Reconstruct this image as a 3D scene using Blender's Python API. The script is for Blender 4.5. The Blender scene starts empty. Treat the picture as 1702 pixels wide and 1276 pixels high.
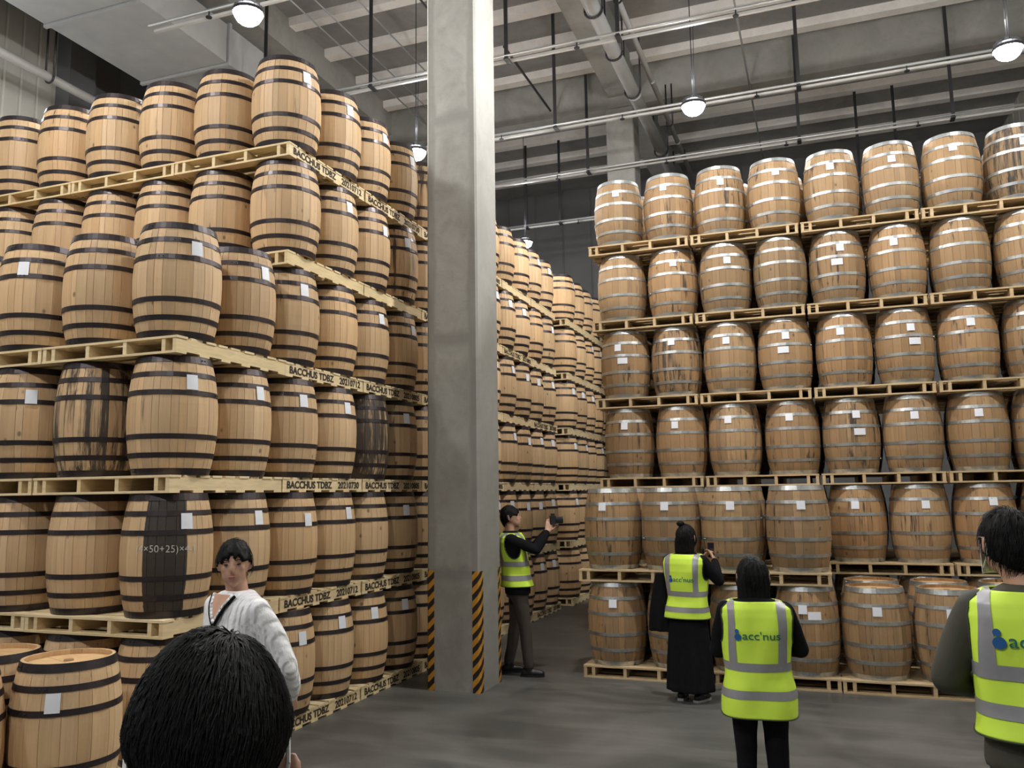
import bpy, math, random
from mathutils import Vector, Matrix, noise
R = random.Random(7)
PI = math.pi
C = bpy.context.scene.collection
S = bpy.context.scene

# ------------------------------------------------------------------ camera, world, exposure
CAM_H = 2.0369
fw = Vector((-0.34144182, 0.93088921, 0.1298567))
rt = Vector((0.93809523, 0.3460816, -0.01431339))
up = Vector((0.05826519, -0.11693076, 0.99142946))
cd = bpy.data.cameras.new('camera'); cam = bpy.data.objects.new('camera', cd); C.objects.link(cam)
cam.matrix_world = Matrix(((rt.x, up.x, -fw.x, 0), (rt.y, up.y, -fw.y, 0), (rt.z, up.z, -fw.z, CAM_H), (0, 0, 0, 1)))
cd.sensor_width = 36; cd.lens = 36 * 1393.33 / 1702; cd.clip_start = .05; cd.clip_end = 200
S.camera = cam
W = bpy.data.worlds.new('ambient_fill'); S.world = W; W.use_nodes = True
W.node_tree.nodes['Background'].inputs[0].default_value = (.80, .86, 1, 1)
W.node_tree.nodes['Background'].inputs[1].default_value = .12  # dim even background added as fill, in place of the unseen hall
S.view_settings.view_transform = 'Standard'; S.view_settings.look = 'None'
S.view_settings.gamma = 1; S.view_settings.use_curve_mapping = False
S.view_settings.exposure = 0.14
LAMP_STRENGTH = 660.0
CEILING_FILL = 55.0
S.cycles.use_denoising = True
S.cycles.max_bounces = 6; S.cycles.diffuse_bounces = 4
S.cycles.sample_clamp_indirect = 8

# ------------------------------------------------------------------ helpers
class MB:
    """collects polygons for ONE mesh"""
    def __init__(s): s.v = []; s.f = []; s.m = []; s.t = []
    def add(s, vs, fs, m=0, t=0.0):
        o = len(s.v); s.v += [tuple(p) for p in vs]
        for f in fs: s.f.append([o + i for i in f]); s.m.append(m); s.t.append(t)
    def box(s, x0, x1, y0, y1, z0, z1, m=0, t=0.0, b=0.0):
        if b <= 0:
            vs = [(x0,y0,z0),(x1,y0,z0),(x1,y1,z0),(x0,y1,z0),(x0,y0,z1),(x1,y0,z1),(x1,y1,z1),(x0,y1,z1)]
            s.add(vs, [(0,3,2,1),(4,5,6,7),(0,1,5,4),(1,2,6,5),(2,3,7,6),(3,0,4,7)], m, t)
        else:   # chamfered along the vertical edges
            p = [(x0+b,y0),(x1-b,y0),(x1,y0+b),(x1,y1-b),(x1-b,y1),(x0+b,y1),(x0,y1-b),(x0,y0+b)]
            vs = [(a,c,z0) for a,c in p] + [(a,c,z1) for a,c in p]
            s.add(vs, [tuple(range(7,-1,-1)), tuple(range(8,16))] + [(i,(i+1)%8,8+(i+1)%8,8+i) for i in range(8)], m, t)
    def tube(s, p0, p1, r0, r1=None, n=10, m=0, caps=True):
        r1 = r0 if r1 is None else r1
        p0 = Vector(p0); p1 = Vector(p1); d = (p1-p0).normalized()
        a = d.orthogonal().normalized(); b = d.cross(a)
        vs = []
        for p, r in ((p0,r0),(p1,r1)):
            for i in range(n):
                q = 2*PI*i/n; vs.append(p + a*math.cos(q)*r + b*math.sin(q)*r)
        fs = [(i,(i+1)%n,n+(i+1)%n,n+i) for i in range(n)]
        if caps: fs += [tuple(range(n-1,-1,-1)), tuple(range(n,2*n))]
        s.add(vs, fs, m)
    def path(s, pts, r, n=8, m=0):
        for a, b in zip(pts, pts[1:]): s.tube(a, b, r, n=n, m=m)
    def ell(s, c, r, n=16, k=10, m=0, rot=None):
        vs = []; fs = []
        c = Vector(c)
        for j in range(k+1):
            ph = -PI/2 + PI*j/k
            for i in range(n):
                q = 2*PI*i/n
                p = Vector((r[0]*math.cos(ph)*math.cos(q), r[1]*math.cos(ph)*math.sin(q), r[2]*math.sin(ph)))
                if rot is not None: p = rot @ p
                vs.append(c + p)
        for j in range(k):
            for i in range(n): fs.append((j*n+i, j*n+(i+1)%n, (j+1)*n+(i+1)%n, (j+1)*n+i))
        s.add(vs, fs, m)
    def lathe(s, prof, n=24, c=(0,0,0), m=0, t=0.0):
        vs = []; fs = []
        for r, z in prof:
            for i in range(n):
                q = 2*PI*i/n; vs.append((c[0]+r*math.cos(q), c[1]+r*math.sin(q), c[2]+z))
        for j in range(len(prof)-1):
            for i in range(n): fs.append((j*n+i, j*n+(i+1)%n, (j+1)*n+(i+1)%n, (j+1)*n+i))
        s.add(vs, fs, m, t)
    def loft(s, rings, m=0, n=20):
        """rings: (centre, rx, ry) horizontal ellipses, capped"""
        vs = []; fs = []
        for c, rx, ry in rings:
            for i in range(n):
                q = 2*PI*i/n
                vs.append((c[0]+rx*math.cos(q), c[1]+ry*math.sin(q), c[2]))
        L = len(rings)
        for j in range(L-1):
            for i in range(n): fs.append((j*n+i, j*n+(i+1)%n, (j+1)*n+(i+1)%n, (j+1)*n+i))
        fs += [tuple(range(n-1,-1,-1)), tuple(range((L-1)*n, L*n))]
        s.add(vs, fs, m)
    def mesh(s, name, mats, smooth=False):
        me = bpy.data.meshes.new(name); me.from_pydata(s.v, [], s.f)
        for q in (mats if isinstance(mats, (list, tuple)) else [mats]): me.materials.append(q)
        me.polygons.foreach_set('material_index', s.m)
        if any(s.t):
            a = me.attributes.new('tone', 'FLOAT', 'FACE'); a.data.foreach_set('value', s.t)
        if smooth: me.polygons.foreach_set('use_smooth', [True]*len(me.polygons))
        me.update(); return me

def ob(name, me, parent=None, loc=None, rot=None):
    o = bpy.data.objects.new(name, me); C.objects.link(o)
    if parent: o.parent = parent
    if loc is not None: o.location = loc
    if rot is not None: o.rotation_euler = rot
    return o
def tag(o, label, cat, group=None):
    o['label'] = label; o['category'] = cat
    if group: o['group'] = group
    return o
def thing(name, label, cat, loc=(0,0,0), rz=0, group=None):
    o = bpy.data.objects.new(name, None); C.objects.link(o); o.location = loc; o.rotation_euler = (0,0,rz)
    o.empty_display_size = .1
    return tag(o, label, cat, group)
def struct(o): o['kind'] = 'structure'; return o
KIDS = {}
def dup(root):
    """copy a thing, its parts and their sub-parts; KIDS holds (part, [sub-parts])"""
    r = root.copy(); C.objects.link(r); out = []
    for ch, subs in KIDS[root.name]:
        c = ch.copy(); C.objects.link(c); c.parent = r; sl = []
        for g in subs:
            d = g.copy(); C.objects.link(d); d.parent = c; sl.append(d)
        out.append((c, sl))
    KIDS[r.name] = out
    return r
def evalmesh(me, mods):
    o = bpy.data.objects.new('tmp', me); C.objects.link(o)
    for kind, kw in mods:
        md = o.modifiers.new(kind, kind)
        for k, v in kw.items(): setattr(md, k, v)
    dg = bpy.context.evaluated_depsgraph_get()
    m2 = bpy.data.meshes.new_from_object(o.evaluated_get(dg))
    bpy.data.objects.remove(o)
    return m2
def text_mesh(txt, size, mat, extrude=0.0004, bold=0.0, xs=1.0, align='CENTER', thin=1):
    cu = bpy.data.curves.new('t', 'FONT'); cu.body = txt; cu.size = size; cu.extrude = extrude
    cu.offset = bold; cu.align_x = align; cu.align_y = 'CENTER'; cu.resolution_u = 3
    o = bpy.data.objects.new('t', cu); C.objects.link(o)
    dg = bpy.context.evaluated_depsgraph_get()
    me = bpy.data.meshes.new_from_object(o.evaluated_get(dg)); bpy.data.objects.remove(o)
    if xs != 1:
        for v in me.vertices: v.co.x *= xs
    me.materials.clear(); me.materials.append(mat)
    return me

# ------------------------------------------------------------------ materials
class NT:
    def __init__(s, name):
        s.m = bpy.data.materials.new(name); s.m.use_nodes = True
        s.t = s.m.node_tree; s.b = s.t.nodes['Principled BSDF']
    def n(s, kind, **kw):
        nd = s.t.nodes.new(kind)
        for k, v in kw.items():
            if k.startswith('i_'):
                key = k[2:]; key = int(key) if key.isdigit() else key.replace('_', ' ')
                nd.inputs[key].default_value = v
            else: setattr(nd, k, v)
        return nd
    def l(s, a, b): s.t.links.new(a, b)
    def math(s, op, a, b=None, c=None, clamp=False):
        nd = s.t.nodes.new('ShaderNodeMath'); nd.operation = op; nd.use_clamp = clamp
        for i, x in enumerate((a, b, c)):
            if x is None: continue
            if isinstance(x, (int, float)): nd.inputs[i].default_value = x
            else: s.l(x, nd.inputs[i])
        return nd.outputs[0]
    def mix(s, f, a, b, mode='MIX'):
        nd = s.t.nodes.new('ShaderNodeMix'); nd.data_type = 'RGBA'; nd.blend_type = mode
        for i, x in ((0, f), (6, a), (7, b)):
            if isinstance(x, (int, float)): nd.inputs[i].default_value = x
            elif isinstance(x, tuple): nd.inputs[i].default_value = x if len(x) == 4 else (*x, 1)
            else: s.l(x, nd.inputs[i])
        return nd.outputs[2]
    def ramp(s, f, stops):
        nd = s.t.nodes.new('ShaderNodeValToRGB'); e = nd.color_ramp.elements
        while len(e) < len(stops): e.new(.5)
        for q, (p, c) in zip(e, stops):
            q.position = p; q.color = (c, c, c, 1) if isinstance(c, (int, float)) else (*c, 1)
        s.l(f, nd.inputs[0]); return nd.outputs[0]
    def coord(s, scale=(1,1,1), off=None, which='Object'):
        tc = s.n('ShaderNodeTexCoord'); mp = s.n('ShaderNodeMapping')
        s.l(tc.outputs[which], mp.inputs[0]); mp.inputs['Scale'].default_value = scale
        if off is not None: s.l(off, mp.inputs['Location'])
        return mp.outputs[0]
    def noise(s, vec, scale, detail=3, rough=.5, dist=0):
        nd = s.n('ShaderNodeTexNoise'); nd.inputs['Scale'].default_value = scale
        nd.inputs['Detail'].default_value = detail; nd.inputs['Roughness'].default_value = rough
        nd.inputs['Distortion'].default_value = dist
        if vec is not None: s.l(vec, nd.inputs['Vector'])
        return nd.outputs[0]
    def bump(s, h, st=.3, d=.01):
        nd = s.n('ShaderNodeBump'); nd.inputs['Strength'].default_value = st; nd.inputs['Distance'].default_value = d
        s.l(h, nd.inputs['Height']); s.l(nd.outputs[0], s.b.inputs['Normal'])
def flat(name, col, rough=.6, metal=0, noise_amt=.12, nscale=8, bump=0, spec=None):
    t = NT(name); t.b.inputs['Roughness'].default_value = rough; t.b.inputs['Metallic'].default_value = metal
    if spec is not None: t.b.inputs['Specular IOR Level'].default_value = spec
    nz = t.noise(t.coord(), nscale, 4)
    lo = tuple(c*(1-noise_amt) for c in col); hi = tuple(min(1, c*(1+noise_amt)) for c in col)
    t.l(t.mix(nz, lo, hi), t.b.inputs['Base Color'])
    if bump: t.bump(nz, bump, .01)
    return t.m

def wood_barrel(name, tones, dirt, weathered):
    t = NT(name)
    oi = t.n('ShaderNodeObjectInfo'); at = t.n('ShaderNodeAttribute', attribute_name='tone')
    st = t.n('ShaderNodeAttribute', attribute_name='stain', attribute_type='OBJECT')
    pt = t.n('ShaderNodeAttribute', attribute_name='paint', attribute_type='OBJECT')
    rnd = oi.outputs['Random']
    off = t.n('ShaderNodeCombineXYZ'); t.l(t.math('MULTIPLY', rnd, 37.0), off.inputs[0]); t.l(t.math('MULTIPLY', rnd, 11.0), off.inputs[2])
    tone = t.math('FRACT', t.math('ADD', t.math('MULTIPLY', at.outputs['Fac'], 7.31), t.math('MULTIPLY', rnd, 3.77)))
    base = t.ramp(tone, [(0, tones[0]), (.35, tones[1]), (.7, tones[2]), (1, tones[3])])
    tint = t.ramp(t.math('FRACT', t.math('MULTIPLY', rnd, 13.7)), [(0, (.80,.78,.74)), (.5, (1,1,1)), (1, (1.0,.94,.86))])
    if weathered: tint = t.ramp(t.math('FRACT', t.math('MULTIPLY', rnd, 13.7)), [(0, (.62,.62,.58)), (.3, (.88,.84,.78)), (.6, (1,1,1)), (1, (1,.90,.80))])
    base = t.mix(1.0, base, tint, 'MULTIPLY')
    # long vertical grain
    g = t.noise(t.coord((38, 38, 1.6), off.outputs[0]), 1.0, 5, .6, .3)
    base = t.mix(t.ramp(g, [(.3, .0), (.75, .42)]), base, dirt)
    # broad blotches
    bl = t.noise(t.coord((5, 5, 3), off.outputs[0]), 1.0, 3)
    base = t.mix(t.ramp(bl, [(.45, 0.0), (.75, .35)]), base, tuple(c*.8 for c in tones[1]))
    # knots
    vo = t.n('ShaderNodeTexVoronoi'); vo.inputs['Scale'].default_value = 1
    t.l(t.coord((6, 6, 4), off.outputs[0]), vo.inputs['Vector'])
    base = t.mix(t.ramp(vo.outputs['Distance'], [(.05, .75), (.11, 0.0)]), base, tuple(c*.35 for c in dirt))
    # leaks: dark runs down the staves
    dr = t.noise(t.coord((17, 17, 1.1), off.outputs[0]), 1.0, 3, .7)
    am = t.noise(t.coord((2.2, 2.2, 1.6), off.outputs[0]), 1.0, 2)
    lo, hi = (.57, .63) if weathered else (.66, .72)
    run = t.math('MULTIPLY', t.ramp(dr, [(lo, 0.0), (hi, 1.0)]), t.ramp(am, [(.48, 0.0), (.60, .85)]))
    base = t.mix(run, base, (.028, .016, .010))
    # darker band low on the barrel
    if weathered:
        z = t.n('ShaderNodeSeparateXYZ'); t.l(t.coord(), z.inputs[0])
        w = t.math('ADD', z.outputs[2], t.math('MULTIPLY', am, .35))
        base = t.mix(t.math('MULTIPLY', t.ramp(w, [(.18, 1.0), (.45, 0.0)]), .55), base, (.12, .085, .05))
    # stain = 0..1 overall blackening in ragged runs (object property)
    rg = t.noise(t.coord((14, 14, .8), off.outputs[0]), 1.0, 4, .7)
    k = t.math('MULTIPLY', t.ramp(t.math('ADD', rg, t.math('MULTIPLY', st.outputs['Fac'], .6)), [(.62, 0.0), (.74, 1.0)]),
               t.math('GREATER_THAN', st.outputs['Fac'], .01))
    base = t.mix(t.math('MULTIPLY', k, .92), base, (.022, .019, .016))
    # paint = a black tar band over part of the girth, centred on the local +X side
    p2 = t.n('ShaderNodeSeparateXYZ'); t.l(t.coord(), p2.inputs[0])
    ang = t.math('ARCTAN2', p2.outputs[1], p2.outputs[0])
    e = t.math('ADD', t.math('ABSOLUTE', ang), t.math('MULTIPLY', t.math('SUBTRACT', g, .5), .12))
    kk = t.math('MULTIPLY', t.math('LESS_THAN', e, t.math('MULTIPLY', pt.outputs['Fac'], 1.0)), t.math('GREATER_THAN', pt.outputs['Fac'], .01))
    base = t.mix(t.math('MULTIPLY', kk, .95), base, (.014, .014, .014))
    t.l(base, t.b.inputs['Base Color'])
    t.b.inputs['Roughness'].default_value = .62
    t.bump(g, .25, .004)
    return t.m
M = {}
M['oak'] = wood_barrel('pale_oak_staves', [(.62,.42,.235), (.68,.47,.265), (.72,.51,.30), (.64,.45,.25)], (.33,.20,.10), False)
M['oak_old'] = wood_barrel('weathered_oak_staves', [(.34,.21,.10), (.42,.265,.13), (.47,.31,.16), (.29,.185,.095)], (.18,.105,.055), True)
M['head'] = flat('oak_head', (.62,.40,.20), .55, 0, .25, 14)
def hoop_mat(name, col, metal, rough, dark):
    t = NT(name)
    nz = t.noise(t.coord((9,9,9)), 1.0, 5, .65)
    oi = t.n('ShaderNodeObjectInfo')
    t.l(t.mix(t.ramp(nz, [(.45, 0.0), (.75, .8)]), col, dark), t.b.inputs['Base Color'])
    t.b.inputs['Metallic'].default_value = metal
    t.l(t.math('ADD', t.math('MULTIPLY', nz, .25), rough - .1), t.b.inputs['Roughness'])
    return t.m
M['hoop_black'] = hoop_mat('black_steel_hoop', (.045,.038,.042), .55, .36, (.07,.045,.038))
M['hoop_zinc'] = hoop_mat('galvanised_hoop', (.50,.52,.52), .85, .36, (.20,.195,.18))
def pine(name, a, b, c, sc=1):
    t = NT(name); oi = t.n('ShaderNodeObjectInfo'); at = t.n('ShaderNodeAttribute', attribute_name='tone')
    r = t.math('FRACT', t.math('ADD', t.math('MULTIPLY', oi.outputs['Random'], 5.3), at.outputs['Fac']))
    off = t.n('ShaderNodeCombineXYZ'); t.l(t.math('MULTIPLY', oi.outputs['Random'], 19.0), off.inputs[1])
    g = t.noise(t.coord((6, 6, 40), off.outputs[0]), 1.0, 4, .6, .4)
    base = t.ramp(r, [(0, a), (.5, b), (1, c)])
    base = t.mix(t.ramp(g, [(.35, 0.0), (.8, .5)]), base, tuple(x*.55 for x in a))
    t.l(base, t.b.inputs['Base Color']); t.b.inputs['Roughness'].default_value = .7
    t.bump(g, .2, .003); return t.m
M['pine'] = pine('pallet_pine', (.74,.58,.32), (.82,.68,.42), (.72,.54,.31))
M['pine_old'] = pine('aged_pallet_pine', (.50,.37,.21), (.60,.45,.26), (.54,.38,.20))
M['ink'] = flat('stencil_ink', (.035,.025,.018), .8, 0, .3, 60)
M['paper'] = flat('label_paper', (.78,.80,.86), .5, 0, .04, 20)
M['print'] = flat('label_print', (.16,.17,.24), .6, 0, .2, 90)
M['chalk'] = flat('chalk', (.62,.60,.55), .9, 0, .2, 80)

def concrete(name, lo, hi, patch, rough=.75, seams=0):
    t = NT(name)
    n1 = t.noise(t.coord((1,1,1)), 1.3, 6, .6, .6); n2 = t.noise(t.coord((1,1,1)), 9.0, 4, .6)
    base = t.mix(t.ramp(n1, [(.35, 0.0), (.65, 1.0)]), lo, hi)
    base = t.mix(t.ramp(n2, [(.5, 0.0), (.8, .35)]), base, patch)
    vo = t.n('ShaderNodeTexVoronoi'); vo.inputs['Scale'].default_value = 7; t.l(t.coord(), vo.inputs['Vector'])
    base = t.mix(t.ramp(vo.outputs['Distance'], [(.02, .6), (.05, 0.0)]), base, tuple(c*.5 for c in lo))
    if seams:
        z = t.n('ShaderNodeSeparateXYZ'); t.l(t.coord(), z.inputs[0])
        wz = t.math('ADD', z.outputs[2], t.math('MULTIPLY', n1, .16))
        fz = t.math('ABSOLUTE', t.math('SUBTRACT', t.math('FRACT', t.math('DIVIDE', wz, seams)), .5))
        hseam = t.ramp(fz, [(.012, 1.0), (.045, 0.0)])
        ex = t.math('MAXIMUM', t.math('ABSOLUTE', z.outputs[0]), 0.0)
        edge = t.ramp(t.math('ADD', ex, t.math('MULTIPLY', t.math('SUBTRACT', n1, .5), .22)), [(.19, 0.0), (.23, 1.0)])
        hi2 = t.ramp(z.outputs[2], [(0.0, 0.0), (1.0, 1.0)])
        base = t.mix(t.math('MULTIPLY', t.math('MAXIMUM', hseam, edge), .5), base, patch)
    t.l(base, t.b.inputs['Base Color']); t.b.inputs['Roughness'].default_value = rough
    t.bump(n2, .25, .01); return t.m
M['pillar'] = concrete('pillar_concrete', (.30,.295,.27), (.42,.42,.395), (.20,.195,.18), .8, 2.55)
M['girder'] = concrete('girder_concrete', (.20,.20,.185), (.27,.265,.25), (.15,.15,.14))
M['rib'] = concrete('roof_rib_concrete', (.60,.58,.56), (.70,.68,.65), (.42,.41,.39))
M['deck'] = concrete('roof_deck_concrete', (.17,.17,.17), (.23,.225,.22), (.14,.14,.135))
# floor
t = NT('polished_concrete_floor')
n1 = t.noise(t.coord((1,1,1)), .55, 6, .6, 1.2); n2 = t.noise(t.coord((1,1,1)), 6, 5, .7)
n3 = t.noise(t.coord((.5,3,1)), 1.0, 4, .6, .5)
b = t.mix(t.ramp(n1, [(.38, 0.0), (.66, 1.0)]), (.060,.061,.058), (.125,.124,.116))
b = t.mix(t.ramp(n3, [(.5, 0.0), (.72, .65)]), b, (.165,.162,.15))
b = t.mix(t.ramp(n2, [(.55, 0.0), (.8, .4)]), b, (.06,.06,.055))
t.l(b, t.b.inputs['Base Color']); t.l(t.ramp(n1, [(.3, .34), (.7, .56)]), t.b.inputs['Roughness'])
t.bump(n2, .08, .01); M['floor'] = t.m
M['siding'] = flat('pale_wall_siding', (.36,.355,.32), .5, .1, .08, 2)
M['shaded_siding'] = flat('shaded_wall_siding', (.11,.112,.115), .6, .1, .12, 2)  # dimness of the poorly lit far walls put into the siding colour
M['duct'] = flat('galvanised_duct', (.30,.305,.305), .5, .1, .15, 3)
M['steel'] = flat('grey_steel', (.42,.43,.43), .4, .6, .12, 6)
M['pale_pipe'] = flat('pale_painted_pipe', (.36,.355,.34), .45, .1, .1, 6)
M['black'] = flat('black_metal', (.025,.024,.026), .5, .3, .2, 10)
M['pipe_grey'] = flat('grey_drain_pipe', (.27,.275,.27), .5, 0, .12, 4)
# hazard tape
t = NT('hazard_stripe')
z = t.n('ShaderNodeSeparateXYZ'); t.l(t.coord(), z.inputs[0])
w = t.math('FRACT', t.math('DIVIDE', t.math('SUBTRACT', z.outputs[2], t.math('ADD', z.outputs[0], z.outputs[1])), .135))
nz = t.noise(t.coord(), 14, 4)
yel = t.mix(nz, (.46,.20,.02), (.62,.30,.03))
t.l(t.mix(t.math('GREATER_THAN', w, .5), yel, (.012,.010,.012)), t.b.inputs['Base Color'])
t.b.inputs['Roughness'].default_value = .4; M['hazard'] = t.m
# lamp glass
t = NT('lamp_diffuser'); t.b.inputs['Emission Color'].default_value = (1, .975, .94, 1)
t.b.inputs['Emission Strength'].default_value = LAMP_STRENGTH; t.b.inputs['Base Color'].default_value = (.8,.8,.8,1); M['lamp'] = t.m
# people
M['skin'] = flat('skin', (.56,.32,.22), .5, 0, .06, 30)
M['hair'] = flat('black_hair', (.006,.006,.0065), .6, 0, .3, 40, 0, .18)
M['hivis'] = flat('hi_vis_yellow', (.70,1.0,.08), .65, 0, .05, 30)
M['silver_tape'] = flat('reflective_tape', (.33,.33,.35), .4, .2, .08, 40)
M['black_cloth'] = flat('black_cloth', (.010,.010,.012), .95, 0, .3, 20, .2, .1)
M['piping'] = flat('dark_piping', (.05,.07,.03), .8)
M['olive'] = flat('olive_cloth', (.050,.048,.034), .75, 0, .25, 10, .25)
M['brown'] = flat('brown_trouser_cloth', (.058,.045,.036), .85, 0, .2, 14, .2)
M['grey_cloth'] = flat('grey_trouser_cloth', (.075,.070,.058), .85, 0, .2, 14, .2)
M['shirt'] = flat('pale_shirt', (.45,.38,.36), .8)
M['mask'] = flat('white_mask', (.75,.74,.72), .8)
M['leather'] = flat('black_leather', (.012,.011,.012), .35)
M['logo_blue'] = flat('logo_blue', (.015,.10,.30), .6)
M['logo_teal'] = flat('logo_teal', (.02,.16,.13), .6)
M['lens'] = flat('dark_glass', (.02,.02,.03), .1)
M['lips'] = flat('lips', (.42,.15,.13), .5)
M['eye'] = flat('dark_eye', (.02,.015,.012), .2)
M['sole'] = flat('pale_sole', (.35,.35,.35), .7)
# knitted jumper: cables
t = NT('white_cable_knit'); t.b.inputs['Roughness'].default_value = .9
wv = t.n('ShaderNodeTexWave'); wv.wave_type = 'BANDS'; wv.bands_direction = 'X'; wv.inputs['Scale'].default_value = 9
wv.inputs['Distortion'].default_value = 6; wv.inputs['Detail'].default_value = 2; t.l(t.coord((1,.4,1)), wv.inputs['Vector'])
kn = t.noise(t.coord((80,80,50)), 1.0, 2)
t.l(t.mix(kn, (.80,.80,.82), (.88,.88,.90)), t.b.inputs['Base Color'])
t.bump(t.math('ADD', wv.outputs[0], t.math('MULTIPLY', kn, .4)), .7, .014); M['knit'] = t.m

# ------------------------------------------------------------------ layout numbers (metres)
PITCH = 1.04; PT = .132
XL, YF, YB = -4.49, 4.92, 6.31
XR, YR, YP = -2.75, 10.805, 9.37
HALL = dict(x0=-13.4, x1=4.95, y0=-9, y1=24.2, z=11.35)

# ------------------------------------------------------------------ structure
m = MB(); m.box(HALL['x0']-.3, HALL['x1']+.3, HALL['y0'], HALL['y1']+.3, -.2, 0)
struct(ob('floor', m.mesh('floor', M['floor'])))
m = MB(); m.box(HALL['x0']-.3, HALL['x1']+.3, HALL['y0'], HALL['y1']+.3, HALL['z'], HALL['z']+.25)
ceiling = struct(ob('ceiling', m.mesh('ceiling', M['deck'])))
# precast ribs under the deck, one object per rib
def rib(x0, x1, mat):
    q = MB(); q.add([(x0,0,-.165),(x1,0,-.165),(x1,.23,-.165),(x0,.23,-.165),(x0,-.02,0),(x1,-.02,0),(x1,.25,0),(x0,.25,0)],
        [(0,3,2,1),(0,1,5,4),(1,2,6,5),(2,3,7,6),(3,0,4,7)])
    return q.mesh('rib', mat)
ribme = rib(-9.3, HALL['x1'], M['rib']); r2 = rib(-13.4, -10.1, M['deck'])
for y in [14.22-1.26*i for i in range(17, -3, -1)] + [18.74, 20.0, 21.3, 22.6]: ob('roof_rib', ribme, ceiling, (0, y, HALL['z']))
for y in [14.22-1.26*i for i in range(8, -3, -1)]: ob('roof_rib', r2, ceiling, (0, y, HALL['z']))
# walls with separate standing-seam panels
def panel_wall(name, axis, pos, a0, a1, z0, z1, mat, step, normal):
    m = MB()
    if axis == 'x': m.box(min(pos, pos-normal*.2), max(pos, pos-normal*.2), a0, a1, z0, z1)
    else: m.box(a0, a1, min(pos, pos-normal*.2), max(pos, pos-normal*.2), z0, z1)
    w = struct(ob(name, m.mesh(name, mat)))
    q = MB(); wd = step - .025; h = z1 - z0
    prof = [(0, 0), (.02, .022), (wd-.02, .022), (wd, 0)]
    vs = []
    for zz in (0, h):
        for u, d in prof: vs.append((d*normal, u, zz) if axis == 'x' else (u, d*normal, zz))
    q.add(vs, [(0,1,5,4),(1,2,6,5),(2,3,7,6)] if axis != 'x' or normal < 0 else [(0,4,5,1),(1,5,6,2),(2,6,7,3)])
    me = q.mesh('panel', mat)
    k = 0; a = a0
    while a + step <= a1 + 1e-6 and k < 300:
        ob('wall_panel', me, w, (pos, a, z0) if axis == 'x' else (a, pos, z0)); a += step; k += 1
    return w
panel_wall('wall_left', 'x', -13.4, -1.0, 11.3, 0, 11.35, M['siding'], .34, 1)
m = MB(); m.box(-13.6, -13.4, -9, -1, 0, 11.35); struct(ob('wall_left', m.mesh('wall_l2', M['siding'])))
panel_wall('wall_left', 'x', -13.4, 11.9, 24.2, 0, 11.35, M['shaded_siding'], .9, 1)
m = MB(); m.box(-13.6, -13.05, 11.3, 11.9, 0, 11.35); struct(ob('trim_1', m.mesh('trim', M['shaded_siding'])))
panel_wall('wall_back', 'y', 24.2, -13.4, 4.95, 0, 11.35, M['shaded_siding'], .9, -1)
panel_wall('wall_right', 'x', 4.95, 6, 24.2, 0, 11.35, M['siding'], .6, -1)
m = MB(); m.box(4.95, 5.15, -9, 6, 0, 11.35); struct(ob('wall_right', m.mesh('wall_r2', M['siding'])))
# girders and columns
def beam(name, x0, x1, y0, y1, z0, z1, label):
    m = MB(); m.box(x0, x1, y0, y1, z0, z1)
    o = ob(name, m.mesh(name, M['girder'])); struct(o); o['label'] = label
    return o
beam('concrete_girder', -13.4, 4.95, 17.15, 17.85, 10.38, 11.35, 'grey concrete girder crossing the hall over the far column')
beam('concrete_girder', -13.4, 4.95, 8.25, 8.95, 10.38, 11.35, 'grey concrete girder crossing the hall over the near pillar')
beam('concrete_beam', -3.92, -3.35, -8, 24.2, 10.62, 11.35, 'long grey concrete beam running down the hall over the pillar')
beam('concrete_beam', -10.1, -9.3, -8, 24.2, 10.68, 11.35, 'long grey concrete beam beside the air duct at the left')
def column(name, x, y, h, label, hazard):
    root = thing(name, label, 'pillar', (x, y, 0))
    root['kind'] = 'structure'
    m = MB(); m.box(-.305, .305, -.305, .305, 0, h, b=.022)
    ob('shaft', m.mesh('shaft', M['pillar'] if hazard else M['girder']), root)
    if hazard:
        for sx in (-1, 1):
            for sy in (-1, 1):
                g = MB(); th = .004; w = .085; c = .022
                # angle guard wrapped round the chamfer: outline polygon extruded
                pts = [(.305-w, .305), (.305-c, .305), (.305, .305-c), (.305, .305-w), (.305+th, .305-w), (.305+th, .305-c+.002), (.305-c+.002, .305+th), (.305-w, .305+th)]
                vs = [(sx*a, sy*b, z) for z in (0, 1.235) for a, b in pts]
                fs = [(0,1,6,7), (1,2,5,6), (2,3,4,5), (8,15,14,9), (9,14,13,10), (10,13,12,11)]
                fs += [(i, (i+1) % 8, 8+(i+1) % 8, 8+i) for i in range(8)]
                g.add(vs, fs); o = ob('corner_guard', g.mesh('guard', M['hazard']), root)
                o['label'] = 'black and orange striped corner guard'
    return root
column('concrete_pillar', -4.046+.305, 8.298+.305, 10.62, 'tall square concrete pillar with black and orange striped corner guards', True)
column('concrete_pillar', -3.72, 17.5, 10.38, 'far concrete pillar rising behind the right-hand barrel stack', False)
column('concrete_pillar', -13.05, 17.5, 10.38, 'far concrete pillar by the left wall behind the top barrels', False)

# air duct with flanged sections
duct = thing('air_duct', 'large galvanised rectangular air duct under the roof along the left wall', 'duct', (-10.35, 0, 9.62))
for i in range(12):
    y0 = -3 + i*2.05
    m = MB(); dz = .0 if i % 3 else -.0
    m.box(-.95, .95, y0, y0+2.0, 0, .70); m.box(-.99, .99, y0-.03, y0+.03, -.04, .74)
    if i in (5, 8): m.box(.95, 1.25, y0+.4, y0+1.2, .15, .6)
    ob('duct_section', m.mesh('duct', M['duct']), duct)
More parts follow.
